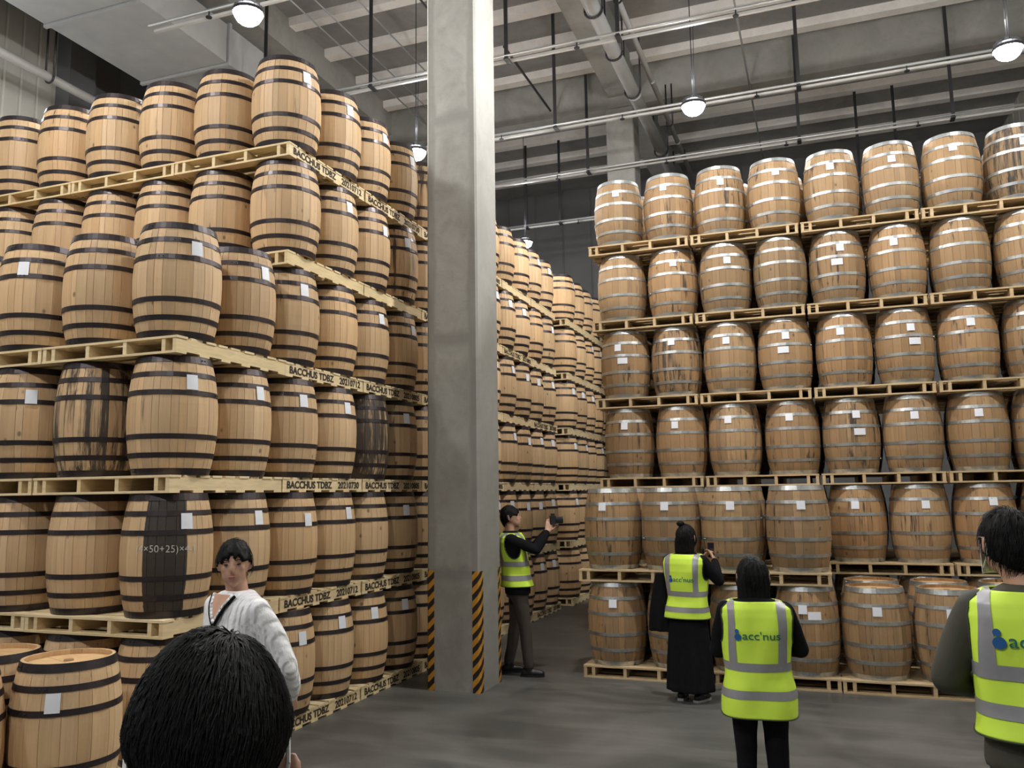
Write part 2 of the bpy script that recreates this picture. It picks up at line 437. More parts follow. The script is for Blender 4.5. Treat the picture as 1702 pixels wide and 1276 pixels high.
# pipes along Y
def pipe_y(x, z, r, y0, y1, mat, label, clamps, name='ceiling_pipe'):
    root = thing(name, label, 'pipe', (x, y0, z))
    m = MB(); m.tube((0,0,0), (0,y1-y0,0), r, n=16)
    for i in range(1, int((y1-y0)/3)): m.tube((0,i*3,0), (0,i*3+.09,0), r*1.12, n=16)
    ob('pipe', m.mesh('pipe', mat, True), root)
    for y in clamps:
        m = MB(); rr = r*1.22
        pts = [(-rr, 0, 10.62-z)] + [(rr*math.cos(a), 0, rr*math.sin(a)) for a in [PI+PI*k/8 for k in range(9)]] + [(rr, 0, 10.62-z)]
        for a, b_ in zip(pts, pts[1:]): m.tube((a[0], y-y0, a[2]), (b_[0], y-y0, b_[2]), .018, n=6)
        ob('pipe_clamp', m.mesh('clamp', M['black'], True), root)
    return root
pipe_y(-2.95, 9.55, .12, -6, 24.0, M['pipe_grey'], 'thick grey drain pipe in black clamps beside the roof beam', [0, 3, 6, 9.3, 12.0, 13.4, 14.9, 17.9, 20.6])
pipe_y(-2.6, 9.75, .05, -6, 24.0, M['pipe_grey'], 'thin grey pipe running beside the thick drain pipe', [12.2, 17.0])
pipe_y(-12.25, 9.35, .08, -6, 20.0, M['pale_pipe'], 'pale pipe running along the left wall below the duct', [3, 7, 10.2, 14], 'ceiling_pipe')
pipe_y(-11.7, 9.3, .12, 11.4, 23.0, M['pipe_grey'], 'thick grey pipe stub below the duct near the back left', [13, 16], 'ceiling_pipe')
# sprinkler lines along X with trunking and hangers
for Y, x0, x1, hang, lab in ((6.3, -9, 4.8, (-6, -1), 'nearest the camera'), (9.1, -9, 4.8, (-6, -1.2, 3), 'in front of the pillar'), (11.87, -11.5, 4.8, (-9.0, -6.84, -4.37, -2.55), 'crossing just behind the pillar'),
                   (14.6, -9, 4.8, (-6.6, -4.4, 0.0, 3.6), 'second behind the pillar'), (17.0, -8.6, 4.8, (-7.4, -4.4, -.05, 2.7), 'beside the far girder'), (20.1, -9, 4.8, (-6.9, -5.98, 1.2, 2.0), 'beyond the far girder')):
    root = thing('sprinkler_pipe', 'thin pale sprinkler pipe hung on black strips, ' + lab, 'pipe', (0, Y, 9.0))
    m = MB(); m.tube((x0,0,0), (x1,0,0), .024, n=10)
    ob('pipe', m.mesh('pipe', M['steel'], True), root)
    m = MB(); m.box(x0, x1, .10, .15, -.045, -.005); o = ob('cable_trunking', m.mesh('trunk', M['pale_pipe']), root)
    for x in hang:
        m = MB(); m.box(x-.03, x+.03, -.02, .005, -.04, HALL['z']-9.0); m.box(x-.04, x+.04, -.035, .17, -.065, -.046)
        ob('hanger', m.mesh('hanger', M['black']), root)
    for i in range(int((x1-x0)/2.4)):
        x = x0 + 1.1 + i*2.4
        m = MB(); m.tube((x,0,-.02), (x,0,-.10), .012, n=8); m.tube((x,0,-.10), (x,0,-.115), .045, n=10)
        ob('sprinkler_head', m.mesh('head', M['black']), root)
# thin conduits / braces along Y
for x, y0, y1, z, r_, mat, lab in ((-6.1, 9, 14.6, 10.6, .02, 'black', 'left of the near pillar'), (-5.2, 14.0, 16.9, 10.45, .025, 'black', 'short one right of the near pillar'),
                            (-.95, 9, 22.0, 10.3, .018, 'steel', 'above the right-hand stack'), (-8.3, 4, 17, 10.7, .015, 'steel', 'above the left-hand stack'),
                            (-7.9, 4, 17, 10.7, .015, 'steel', 'second above the left-hand stack'), (-7.2, 4, 17, 10.7, .015, 'steel', 'third above the left-hand stack')):
    m = MB(); m.tube((0,0,0), (0,y1-y0,0), r_, n=8)
    tag(ob('conduit', m.mesh('conduit', M[mat], True), None, (x, y0, z)), 'thin conduit running down the hall under the roof, ' + lab, 'conduit')
# lamps
lamp_h = MB(); lamp_h.lathe([(.0,.16),(.06,.16),(.07,.10),(.16,.07),(.19,.03),(.19,-.01),(.165,-.015)], 28)
for k in range(14):
    a = 2*PI*k/14; lamp_h.add([(.07*math.cos(a),.07*math.sin(a),.15),(.17*math.cos(a),.17*math.sin(a),.10),(.18*math.cos(a),.18*math.sin(a),.05),(.07*math.cos(a),.07*math.sin(a),.08)], [(0,1,2,3)])
lamp_hm = lamp_h.mesh('housing', M['black'])
lamp_d = MB(); lamp_d.lathe([(.168,-.012),(.162,-.05),(.14,-.09),(.10,-.125),(.05,-.145),(.0,-.15)], 28)
lamp_dm = lamp_d.mesh('diffuser', M['lamp'], True)
rod = MB(); rod.tube((0,0,.16), (0,0,3.13), .008, n=6); rod.tube((.02,0,.16), (.05,0,1.4), .005, n=5); rod.tube((0,0,.14), (0,0,.20), .03, n=10)
rodm = rod.mesh('rod', M['black'])
lamps = [(-6.36,8.02,'brightest one over the left stack'), (-6.36,12.62,'seen just left of the pillar'), (-6.36,18.38,'far one low above the aisle'), (-1.56,12.66,'in the middle of the roof right of the pillar'),
         (2.73,12.56,'at the right edge of the picture')]
hidden = [(-6.36,3.03), (-1.56,8.0), (2.73,8.0), (-6.36,-1.8), (-1.56,-1.8), (-11.7,7.85)]
for i, q in enumerate(lamps + hidden):
    lb = 'round white high-bay lamp, ' + q[2] if len(q) > 2 else 'round high-bay lamp hanging outside the picture'
    k = MB(); k.box(q[0]-.02, q[0]+.02, q[1]-.8, q[1]+.8, 11.135, 11.175); ob('lamp_strut', k.mesh('strut', M['steel']), ceiling)
    r_ = thing('high_bay_lamp', lb, 'lamp', (q[0], q[1], 8.0), 0, 'high-bay lamps')
    ob('lamp_housing', lamp_hm, r_); ob('diffuser', lamp_dm, r_); ob('suspension_rod', rodm, r_)
    ld = bpy.data.lights.new('ceiling_fill', 'POINT'); ld.energy = CEILING_FILL; ld.shadow_soft_size = .2; ld.color = (.92, .95, 1)  # added point light above each housing, brightens the ceiling
    lo_ = bpy.data.objects.new('ceiling_fill_light', ld); C.objects.link(lo_); lo_.parent = r_; lo_.location = (0, 0, .45)

# ------------------------------------------------------------------ barrels
BH, RB, RH, NS = .905, .333, .275, 26
_w = [R.uniform(.55, 1.35) for _ in range(NS)]; _c = [0.0]
for q in _w: _c.append(_c[-1]+q)
SA = [2*PI*q/_c[-1] for q in _c]
def rad(z):
    u = 2*z/BH - 1
    return RB - (RB-RH)*abs(u)**2.1
def stave(mb, k, tone):
    a0 = SA[k]; w = SA[k+1]-a0; g = .0006/RB
    a = [a0+g, a0+g+.009, a0+w-g-.009, a0+w-g]; d = [.0022, 0, 0, .0022]
    zs = [BH*j/10 for j in range(11)]
    vs = []
    for z in zs:
        r = rad(z)
        for q, e in zip(a, d): vs.append(((r-e)*math.cos(q), (r-e)*math.sin(q), z))
    n = len(zs); fs = []
    for j in range(n-1):
        for i in range(3): fs.append((j*4+i, j*4+i+1, j*4+5+i, j*4+4+i))
    # end grain and inner lip of the chime at both ends
    base = len(vs)
    for z in (BH-.06, BH, 0, .06):
        r = rad(z) - (.026 if abs(z-BH/2) < .44 else .020)
        for q in (a[0], a[3]): vs.append((r*math.cos(q), r*math.sin(q), z))
    t = (n-1)*4
    fs += [(t, t+1, t+2, t+3, base+3, base+2), (base, base+2, base+3, base+1), (3, 2, 1, 0, base+4, base+5), (base+4, base+6, base+7, base+5)]
    # sides so the joint has depth
    for j in range(n-1):
        pass
    mb.add(vs, fs, 0, tone)
def hoop(z0, z1, mat, lap):
    mb = MB(); n = 44; th = .0035
    prof = []
    for z, e in ((z0, 0.0), (z0, th), (z1, th), (z1, 0.0)): prof.append((rad(z)+e-(.001 if e == 0 else 0), z))
    mb.lathe(prof, n)
    # riveted lap: a short plate with two rivets
    vs = []
    for q in (lap-.09, lap+.09):
        for z in (z0+.002, z1-.002): vs.append(((rad(z)+th+.002)*math.cos(q), (rad(z)+th+.002)*math.sin(q), z))
    mb.add(vs, [(0, 2, 3, 1)])
    for q in (lap-.05, lap+.05):
        zc = (z0+z1)/2; r = rad(zc)+th+.002
        c = Vector((r*math.cos(q), r*math.sin(q), zc)); mb.ell(c, (.006,.006,.006), 6, 4)
    return mb.mesh('hoop', mat)
HOOPS_D = [(.0, .052), (.130, .038), (.270, .038), (.600, .038), (.740, .038), (.853, .052)]
HOOPS_S = [(.0, .050), (.155, .036), (.325, .036), (.545, .036), (.715, .036), (.855, .050)]
sticker_me = {}
def sticker_mesh(w, h, z, printed):
    key = (w, h, z, printed)
    if key in sticker_me: return sticker_me[key]
    mb = MB(); n = 6; vs = []
    for zz in (z-h/2, z, z+h/2):
        for i in range(n+1):
            q = (i/n-.5)*w/rad(z); r = rad(zz)+.0065
            vs.append((r*math.cos(q), r*math.sin(q), zz))
    fs = [(j*(n+1)+i, j*(n+1)+i+1, (j+1)*(n+1)+i+1, (j+1)*(n+1)+i) for j in range(2) for i in range(n)]
    mb.add(vs, fs)
    me = mb.mesh('sticker', [M['paper'], M['print']]); sticker_me[key] = me
    return me
def make_barrel(name, style, near):
    wood = M['oak'] if style == 'dark' else M['oak_old']
    hm = M['hoop_black'] if style == 'dark' else M['hoop_zinc']
    root = bpy.data.objects.new(name, None); C.objects.link(root); root.empty_display_size = .1
    kids = []
    if near:
        for k in range(NS):
            mb = MB(); stave(mb, k, 0.0)
            kids.append((ob('stave', mb.mesh('stave', wood), root), []))
    else:
        mb = MB()
        for k in range(NS): stave(mb, k, R.random())
        kids.append((ob('staves', mb.mesh('staves', wood), root), []))
    for i, (z, w) in enumerate(HOOPS_D if style == 'dark' else HOOPS_S):
        kids.append((ob('hoop', hoop(z, z+w, hm, R.uniform(0, 6.28)), root), []))
    # head: planks set into the chime
    rr = rad(BH) - .017; zt = BH - .032
    def plank(i, n):
        x0 = -rr + 2*rr*i/n + .001; x1 = -rr + 2*rr*(i+1)/n - .001
        top = [(x0+(x1-x0)*q/4, math.sqrt(max(0, rr*rr-(x0+(x1-x0)*q/4)**2))) for q in range(5)]
        pts = top + [(x, -y) for x, y in reversed(top)]
        dz = R.uniform(-.001, .001)
        vs = [(x, y, zt+dz) for x, y in pts] + [(x, y, zt-.02) for x, y in pts]
        return vs, [tuple(range(len(pts)-1, -1, -1))] + [(j, (j+1) % len(pts), len(pts)+(j+1) % len(pts), len(pts)+j) for j in range(len(pts))]
    if near:
        hr = MB(); hr.lathe([(0, zt-.024), (rr, zt-.024), (rr, zt-.02), (0, zt-.02)], 24)
        head = ob('head', hr.mesh('head', M['head']), root); subs = []
        for i in range(7):
            mb = MB(); v, f = plank(i, 7); mb.add(v, f); subs.append(ob('head_plank', mb.mesh('plank', M['head']), head))
        b_ = MB(); b_.lathe([(0, .012), (.028, .012), (.032, .0), (.032, -.01)], 12, (0, 0, zt)); subs.append(ob('bung', b_.mesh('bung', M['oak_old']), head))
        kids.append((head, subs))
    else:
        mb = MB()
        for i in range(7): v, f = plank(i, 7); mb.add(v, f)
        kids.append((ob('head', mb.mesh('head', M['head']), root), []))
    KIDS[root.name] = kids
    return root
PROTO = {}
USED = set()
BAR = []
def barrel(style, near, x, y, z, label, group, st=None, stain=0.0, paint=None, rz=None, sheet=None, lookdir=None):
    key = (style, near)
    if key not in PROTO: PROTO[key] = make_barrel('oak_barrel', style, near)
    if key in USED: b = dup(PROTO[key])
    else: b = PROTO[key]; USED.add(key); 
    if len(BAR) and key in USED and b is PROTO[key] and stain: pass
    rz = R.randrange(4)*PI/2 + R.uniform(-.07, .07) if rz is None else rz
    b.location = (x + R.uniform(-.008, .008), y + R.uniform(-.008, .008), z); b.rotation_euler = (0, 0, rz)
    tag(b, label, 'barrel', group)
    for c, _ in KIDS[b.name]:
        if c.name.startswith('stave'): c['stain'] = float(stain); c['paint'] = float(paint or 0.0)
    if st is not None:
        ang, zz = st
        s = ob('sticker', sticker_mesh(.085, .115 if style == 'dark' else .09, zz, True), b); s.rotation_euler = (0, 0, ang-rz)
        s['label'] = 'white paper sticker'
    if sheet is not None:
        ang, zz = sheet
        s = ob('delivery_label', sticker_mesh(.13, .08, zz, True), b); s.rotation_euler = (0, 0, ang-rz)
        s['label'] = 'torn white paper label'
    BAR.append(b)
    return b
ORD = ['first', 'second', 'third', 'fourth', 'fifth', 'sixth', 'seventh', 'eighth', 'ninth', 'tenth', 'eleventh', 'twelfth', 'thirteenth', 'fourteenth', 'fifteenth', 'sixteenth']
TIER = ['floor tier', 'second tier', 'third tier', 'fourth tier', 'fifth tier', 'top tier']

# ------------------------------------------------------------------ pallets
PW, PD = 1.335, 1.37
def board(m_, x0, x1, y0, y1, z0, z1, t=0.0): m_.box(x0, x1, y0, y1, z0, z1, 0, t)
SX = [.0, .068, .335, .615, .895, .973]
def make_pallet(mat, joined, seed):
    rr = random.Random(seed)
    root = bpy.data.objects.new('pallet', None); C.objects.link(root); root.empty_display_size = .1
    kids = []; tops = []; strs = []
    for i, f in enumerate(SX):
        x0 = f*PW; mb = MB(); board(mb, x0, x0+.036, 0.004, PD-.004, .018, .114); strs.append(mb)
    n = 9; y = 0
    for i in range(n):
        w = .115 + rr.uniform(-.012, .012); y0 = i*(PD-.115)/(n-1) + (rr.uniform(-.008, .008) if 0 < i < n-1 else 0)
        mb = MB(); board(mb, -rr.uniform(0, .008), PW+rr.uniform(0, .008), y0, y0+w if i < n-1 else PD, .114, .132); tops.append(('top_board', mb))
    n = 6
    for i in range(n):
        y0 = i*(PD-.11)/(n-1)
        mb = MB(); board(mb, -rr.uniform(0, .006), PW+rr.uniform(0, .006), y0, y0+.11, 0, .018); tops.append(('bottom_board', mb))
    if joined:
        for nm, group_ in (('stringer', strs), ('deck_board', [q[1] for q in tops])):
            mb = MB()
            for i, q in enumerate(group_): mb.add(q.v, q.f, 0, rr.random())
            kids.append((ob(nm + 's', mb.mesh(nm, mat), root), []))
    else:
        for q in strs: kids.append((ob('stringer', q.mesh('stringer', mat), root), []))
        for nm, q in tops: kids.append((ob(nm, q.mesh(nm, mat), root), []))
    KIDS[root.name] = kids
    return root
PP = {}
def pallet(style, joined, x, y, z, label, group, text=None):
    """x = left edge, y = front edge"""
    k = (style, joined, R.randrange(3))
    fresh = k not in PP
    if fresh: PP[k] = make_pallet(M['pine'] if style == 'new' else M['pine_old'], joined, hash(k[2]) + 5)
    b = PP[k] if fresh else dup(PP[k])
    b.location = (x, y + R.uniform(-.006, .006), z)
    tag(b, label, 'pallet', group)
    if text:
        o = ob('stencil_lettering', TEXTS[text], b, (PW*SX[-1]+.036+.003, PD/2, .066), (PI/2, 0, PI/2))
    return b
TEXTS = {}
for s_ in ('BACCHUS TDBZ    20210712', 'BACCHUS TDBZ    20210730', 'BACCHUS TDBZ    20210805'):
    me = text_mesh(s_, .1, M['ink'], .0006, .0030)
    xs = [v.co.x for v in me.vertices]; ys = [v.co.y for v in me.vertices]
    fx = 1.24/(max(xs)-min(xs)); fy = .070/(max(ys)-min(ys)); cx = (max(xs)+min(xs))/2; cy = (max(ys)+min(ys))/2
    for v in me.vertices: v.co.x = (v.co.x-cx)*fx; v.co.y = (v.co.y-cy)*fy
    TEXTS[s_] = me
D1, D2, D3 = list(TEXTS)

# ------------------------------------------------------------------ left stack: front block (four tiers)
FX = [-4.75, -5.49, -6.21, -6.91, -7.605, -8.30]
cov = lambda q: q
for k in range(4):
    shift = (0.0, 0.0, .0, .02)[k]
    for i in range(3):
        tx = None
        pallet('new', False, XL-PW-1.352*i+shift, YF, k*PITCH, 'yellow pine pallet, front of left stack, %s, %s from the corner' % (TIER[k], ORD[i]), 'pallets of the left stack')
    for i, x in enumerate(FX):
        for r_ in range(2):
            y = YF + .29 + .72*r_ if i == 0 else YF + .29 + .70*r_
            near = (r_ == 0 and i < 3)
            st = None; stain = 0; paint = None; rz = None
            if r_ == 0 and i == 0: st = (-.42, .70) if k > 0 else None
            if r_ == 0 and (k, i) == (3, 2): st = (-1.15, .68)
            if r_ == 0 and (k, i) == (2, 2): st = (-.75, .66)
            if r_ == 1 and i == 0: st = (-.1, .70)
            if (k, i, r_) == (2, 1, 0): stain = .28
            if (k, i, r_) == (1, 0, 0): paint = .47; rz = -.88
            where = 'at the corner' if i == 0 else ORD[i] + ' from the corner'
            lab = 'pale oak barrel with black hoops, left stack front row, %s, %s' % (TIER[k], where)
            if r_: lab = 'black-hooped oak barrel behind front row, left stack, %s, %s' % (TIER[k], where) if i else 'black-hooped barrel, aisle face of left stack, %s, second from the corner' % TIER[k]
            if paint: lab = 'oak barrel with broad black tar band and chalk figures, left stack corner'
            if stain: lab = 'oak barrel with dark leak stains on top, left stack front row, third tier'
            b = barrel('dark', near, x+shift, y, k*PITCH+PT, lab, 'black-hooped barrels of the left stack', st, stain, paint, rz)
            if paint: tarred = b
# chalk figures on the tarred barrel
me = text_mesh('(4×50+25)×4-1', .075, M['chalk'], .0003, -.0006, .95)
for v in me.vertices:
    q = v.co.x/RB; z = .50 + v.co.y - .03*v.co.x; r = rad(z)+.0015 + v.co.z
    v.co = (r*math.cos(q), r*math.sin(q), z)
o = ob('chalk_writing', me, tarred); o.rotation_euler = (0, 0, -.50+.88-.35); o['label'] = 'white chalk figures'

# left stack: block behind, running down the aisle (six tiers, six pallets deep)
TXT = {(5,1): D1, (3,1): None, (2,1): D2, (2,2): D3, (1,1): D1, (1,2): D3, (0,1): D1, (0,2): D3, (3,2): D1}
TXT[(3,1)] = D1; TXT.pop((3,2)); TXT[(3,3)] = D3
stainset = {(2, 3): .42, (5, 5): .2, (1, 7): .15, (4, 4): .16}
for j in range(1, 7):
    y0 = YF + 1.386*j
    far = j > 3
    for k in range(6):
        if j == 1 and k >= 4: cols = 3
        else: cols = 1
        for i in range(cols):
            lab = 'pine pallet, aisle face of left stack, %s, %s pallet back' % (TIER[k], ORD[j-1]) if i == 0 else 'pine pallet, set-back front of left stack, %s, %s from corner' % (TIER[k], ORD[i])
            tx = TXT.get((k, j)) if i == 0 else None
            if i == 0 and tx is None and not far and (k, j) not in ((4, 1), (4, 2)): tx = (D1, D2, D3)[(k+j) % 3]
            if i == 0 and far and (k+j) % 3 == 0: tx = D3
            pallet('new', far, XL-PW-1.352*i, y0, k*PITCH, lab, 'pallets of the left stack', tx)
        for r_ in range(2):
            xs = [XL-.25]
            if k == 5 or (j == 1 and k == 4): xs = [XL-.25, XL-.95]
            if j == 1 and k >= 4: xs = [XL-.24, XL-.95, XL-1.64, XL-2.34, XL-3.03, XL-3.73]
            for i, x in enumerate(xs):
                y = y0 + .33 + .70*r_
                if j == 1 and k >= 4 and r_ == 0: y = y0 + .29
                n = 2*(j-1) + r_ + 1
                st = None
                if i == 0 and R.random() < .8: st = (R.uniform(-.45, -.05), .70 if R.random() < .7 else .66)
                if i == 0:
                    lab = 'black-hooped barrel, aisle face of left stack, %s, %s beyond set-back corner' % (TIER[k], ORD[n-1])
                    if j == 1 and r_ == 0 and k >= 4: lab = 'pale oak barrel with black hoops at the set-back corner of the left stack, %s' % TIER[k]
                elif j == 1 and r_ == 0: lab = 'black-hooped barrel, set-back front of left stack, %s, %s from corner' % (TIER[k], ORD[i])
                else: lab = 'black-hooped oak barrel inside the left stack, %s, row %s, column %s' % (TIER[k], ORD[n-1], ORD[i])
                sn = stainset.get((k, n), 0) if i == 0 else 0
                if sn: lab = 'leak-blackened barrel, aisle face of left stack, %s, %s beyond corner' % (TIER[k], ORD[n-1])
                barrel('dark', (j == 1 and k >= 4 and r_ == 0 and i < 4), x, y, k*PITCH+PT, lab, 'black-hooped barrels of the left stack', st, sn)
# far block, slightly proud into the aisle
for j in range(3):
    y0 = 15.06 + 1.386*j
    for k in range(6):
        pallet('new', True, -4.40-PW, y0, k*PITCH, 'pine pallet of the far aisle stack, %s, %s pallet back' % (TIER[k], ORD[j]), 'pallets of the far stack')
        for r_ in range(2):
            for i, x in enumerate([-4.66] + ([-5.36] if (j == 0 and r_ == 0) else [])):
                n = 2*j + r_
                barrel('dark', False, x, y0+.34+.70*r_, k*PITCH+PT, ('black-hooped barrel of far aisle stack, %s, %s from its near corner' if i == 0 else 'black-hooped barrel of far aisle stack, %s, %s column inward from near corner') % (TIER[k], ORD[n if i == 0 else 1]),
                       'barrels of the far stack', (R.uniform(-.4, .1), .70) if (i == 0 and R.random() < .7) else None)
# loose barrels on the floor pallet at the bottom left
pallet('new', False, -5.64, 3.28, 0, 'pine pallet on the floor at the bottom left under three loose barrels', 'pallets of the left stack')
barrel('dark', True, -4.65, 4.27, PT, 'pale oak barrel with lid and bung in view, standing lowest at the bottom left', 'single barrels at the bottom left', (-.98, .68), rz=1.2)
barrel('dark', True, -5.33, 4.29, PT, 'pale oak barrel with lid in view at the left edge, bottom left', 'single barrels at the bottom left', None)
barrel('dark', True, -5.0, 3.69, PT, 'oak barrel cut by the left edge in front of the two others, bottom left', 'single barrels at the bottom left', None)

# ------------------------------------------------------------------ right stack
for k in range(6):
    for i in range(4):
        pallet('old', False, XR+1.372*i + (.0, .0, .0, -.03, -.05, -.07)[k], YR, k*PITCH*1.0055, 'aged pine pallet of the right stack, %s, %s from its left end' % (TIER[k], ORD[i]), 'pallets of the right stack')
        pallet('old', True, XR+1.372*i + (.0, .0, .0, -.03, -.05, -.07)[k], YR+1.385, k*PITCH*1.0055, 'aged pine pallet behind the front ones of the right stack, %s, %s from left' % (TIER[k], ORD[i]), 'pallets of the right stack')
    for i in range(8):
        for r_ in range(2):
            x = XR + .345 + .69*i + .07*r_ + (.0, .0, .0, -.02, -.03, -.05)[k]; y = YR + .31 + .70*r_
            st = (R.uniform(-1.75, -1.35), R.choice((.67, .70, .66))) if R.random() < .85 and k > 0 and r_ == 0 else None
            sheet = (R.uniform(-1.7, -1.2), .49) if (k, i) in ((3, 0), (3, 3), (3, 5), (4, 4), (2, 4)) and r_ == 0 else None
            stain = {(3, 1): .24, (5, 7): .30, (2, 4): .14, (2, 2): .12, (4, 7): .1}.get((k, i), 0) if r_ == 0 else 0
            lab = 'silver-hooped weathered barrel, right stack, %s, %s from left end' % (TIER[k], ORD[i])
            if r_: lab = 'silver-hooped barrel, second row of right stack, %s, %s from left' % (TIER[k], ORD[i])
            if stain: lab = 'dark-stained silver-hooped barrel, right stack, %s, %s from left end' % (TIER[k], ORD[i])
            barrel('silver', False, x, y, k*PITCH*1.0055+PT, lab, 'silver-hooped barrels of the right stack', st, stain, None, None, sheet)
for i in range(4):
    pallet('old', False, -2.63+1.35*i, YP, 0, 'aged pine pallet on the floor in front of the right stack, %s from left' % ORD[i], 'pallets before the right stack')
    if i < 2: pallet('old', False, -2.66+1.35*i, YP, PITCH*1.0055, 'aged pine pallet raised on floor barrels before right stack, %s from left' % ORD[i], 'pallets before the right stack')
for i in range(8):
    for r_ in range(2):
        x = -2.63 + .335 + .68*i; y = YP + .30 + .70*r_
        row = 'front' if r_ == 0 else 'second'
        barrel('silver', (r_ == 0 and i in (4, 5, 6)), x, y, PT, 'silver-hooped barrel on floor before right stack, %s row, %s from left' % (row, ORD[i]), 'silver-hooped barrels before the right stack',
               (R.uniform(-1.7, -1.4), .68) if r_ == 0 else None, 0, None, None, (-1.3, .62) if (r_ == 0 and i == 3) else None)
        if i < 4:
            barrel('silver', False, x-.03, y, PITCH*1.0055+PT, 'silver-hooped barrel on raised pallet before right stack, %s row, %s from left' % (row, ORD[i]), 'silver-hooped barrels before the right stack',
                   (-1.57+.1*(i-1.5), .70) if r_ == 0 else None)

# ------------------------------------------------------------------ people
TR = [(.70,.190,.130), (.86,.190,.132), (.95,.185,.130), (1.05,.172,.118), (1.18,.180,.122), (1.30,.198,.128), (1.38,.208,.118), (1.43,.192,.102), (1.465,.135,.082), (1.495,.075,.066)]
def tr(z):
    if z <= TR[0][0]: return TR[0][1], TR[0][2]
    for a, b in zip(TR, TR[1:]):
        if z <= b[0]:
            f = (z-a[0])/(b[0]-a[0]); return a[1]+(b[1]-a[1])*f, a[2]+(b[2]-a[2])*f
    return TR[-1][1], TR[-1][2]
EX = 2.5
def se(rx, ry, q):
    c, s_ = math.cos(q), math.sin(q)
    return rx*math.copysign(abs(c)**(2/EX), c), ry*math.copysign(abs(s_)**(2/EX), s_)
def loft_se(mb, rings, n=36, m=0):
    vs = []; fs = []
    for cx, cy, z, rx, ry in rings:
        for i in range(n):
            x, y = se(rx, ry, 2*PI*i/n); vs.append((cx+x, cy+y, z))
    L = len(rings)
    for j in range(L-1):
        for i in range(n): fs.append((j*n+i, j*n+(i+1) % n, (j+1)*n+(i+1) % n, (j+1)*n+i))
    fs += [tuple(range(n-1, -1, -1)), tuple(range((L-1)*n, L*n))]
    mb.add(vs, fs, m)
def chain(mb, pts, n=14):
    for (p, r), (q, r2) in zip(pts, pts[1:]): mb.tube(p, q, r, r2, n=n)
    for p, r in pts: mb.ell(p, (r, r, r), 14, 8)
def hand(mb, w, d, nrm, side, curl=.6):
    w = Vector(w); d = Vector(d).normalized(); nrm = Vector(nrm); nrm = (nrm - d*nrm.dot(d)).normalized(); ac = d.cross(nrm)*side
    for k in range(4):
        a = w + ac*(-.026+.017*k)*.8; b = w + d*.085 + ac*(-.028+.0185*k); mb.tube(a, b, .015, .0115, 8)
        mb.ell(a, (.014,)*3, 8, 6)
        L = (.066, .075, .07, .055)[k]; p = b; dd = d.copy()
        for s_, f in enumerate((.42, .33, .25)):
            dd = (dd + nrm*curl*(.45+.25*s_)).normalized(); q = p + dd*L*f
            mb.tube(p, q, .0100-.001*s_, .0092-.001*s_, 8); mb.ell(p, (.0100-.001*s_,)*3, 8, 6); p = q
        mb.ell(p, (.0078,)*3, 8, 6)
    p = w + d*.022 - ac*.026; dd = (d*.6 - ac*.7 + nrm*.35).normalized()
    for f, r in ((.04, .0135), (.028, .011), (.022, .0095)):
        q = p + dd*f; mb.tube(p, q, r, r*.9, 8); mb.ell(p, (r,)*3, 8, 6); p = q; dd = (dd + d*.5 + nrm*.15).normalized()
    mb.ell(p, (.0085,)*3, 8, 6)
def remesh(mb, name, mat, vox, sm=4):
    me = mb.mesh(name, mat)
    m2 = evalmesh(me, [('REMESH', dict(mode='VOXEL', voxel_size=vox, use_smooth_shade=True)), ('SMOOTH', dict(factor=.5, iterations=sm))])
    m2.materials.clear(); m2.materials.append(mat); m2.name = name
    m2.polygons.foreach_set('use_smooth', [True]*len(m2.polygons))
    return m2
def warp(me, pose, s, amp=0.0, fr=7.0):
    lx, ly = pose.get('lean', (0, 0))
    for v in me.vertices:
        p = v.co
        if amp:
            n_ = noise.noise(Vector((p.x*fr, p.y*fr, p.z*fr*.6+pose.get('seed', 0)*9)))*amp
            rr = math.hypot(p.x, p.y)+1e-6; p.x += p.x/rr*n_; p.y += p.y/rr*n_
        k = max(0, p.z-.9); p.x += lx*k; p.y += ly*k
        v.co = p*s
    me.update(); return me
def vest_y(x, z, off, sign):
    rx, ry = tr(z); rx += off+.012; ry += off+.012
    u = min(1, abs(x)/rx)
    return sign*ry*(1-u**EX)**(1/EX)
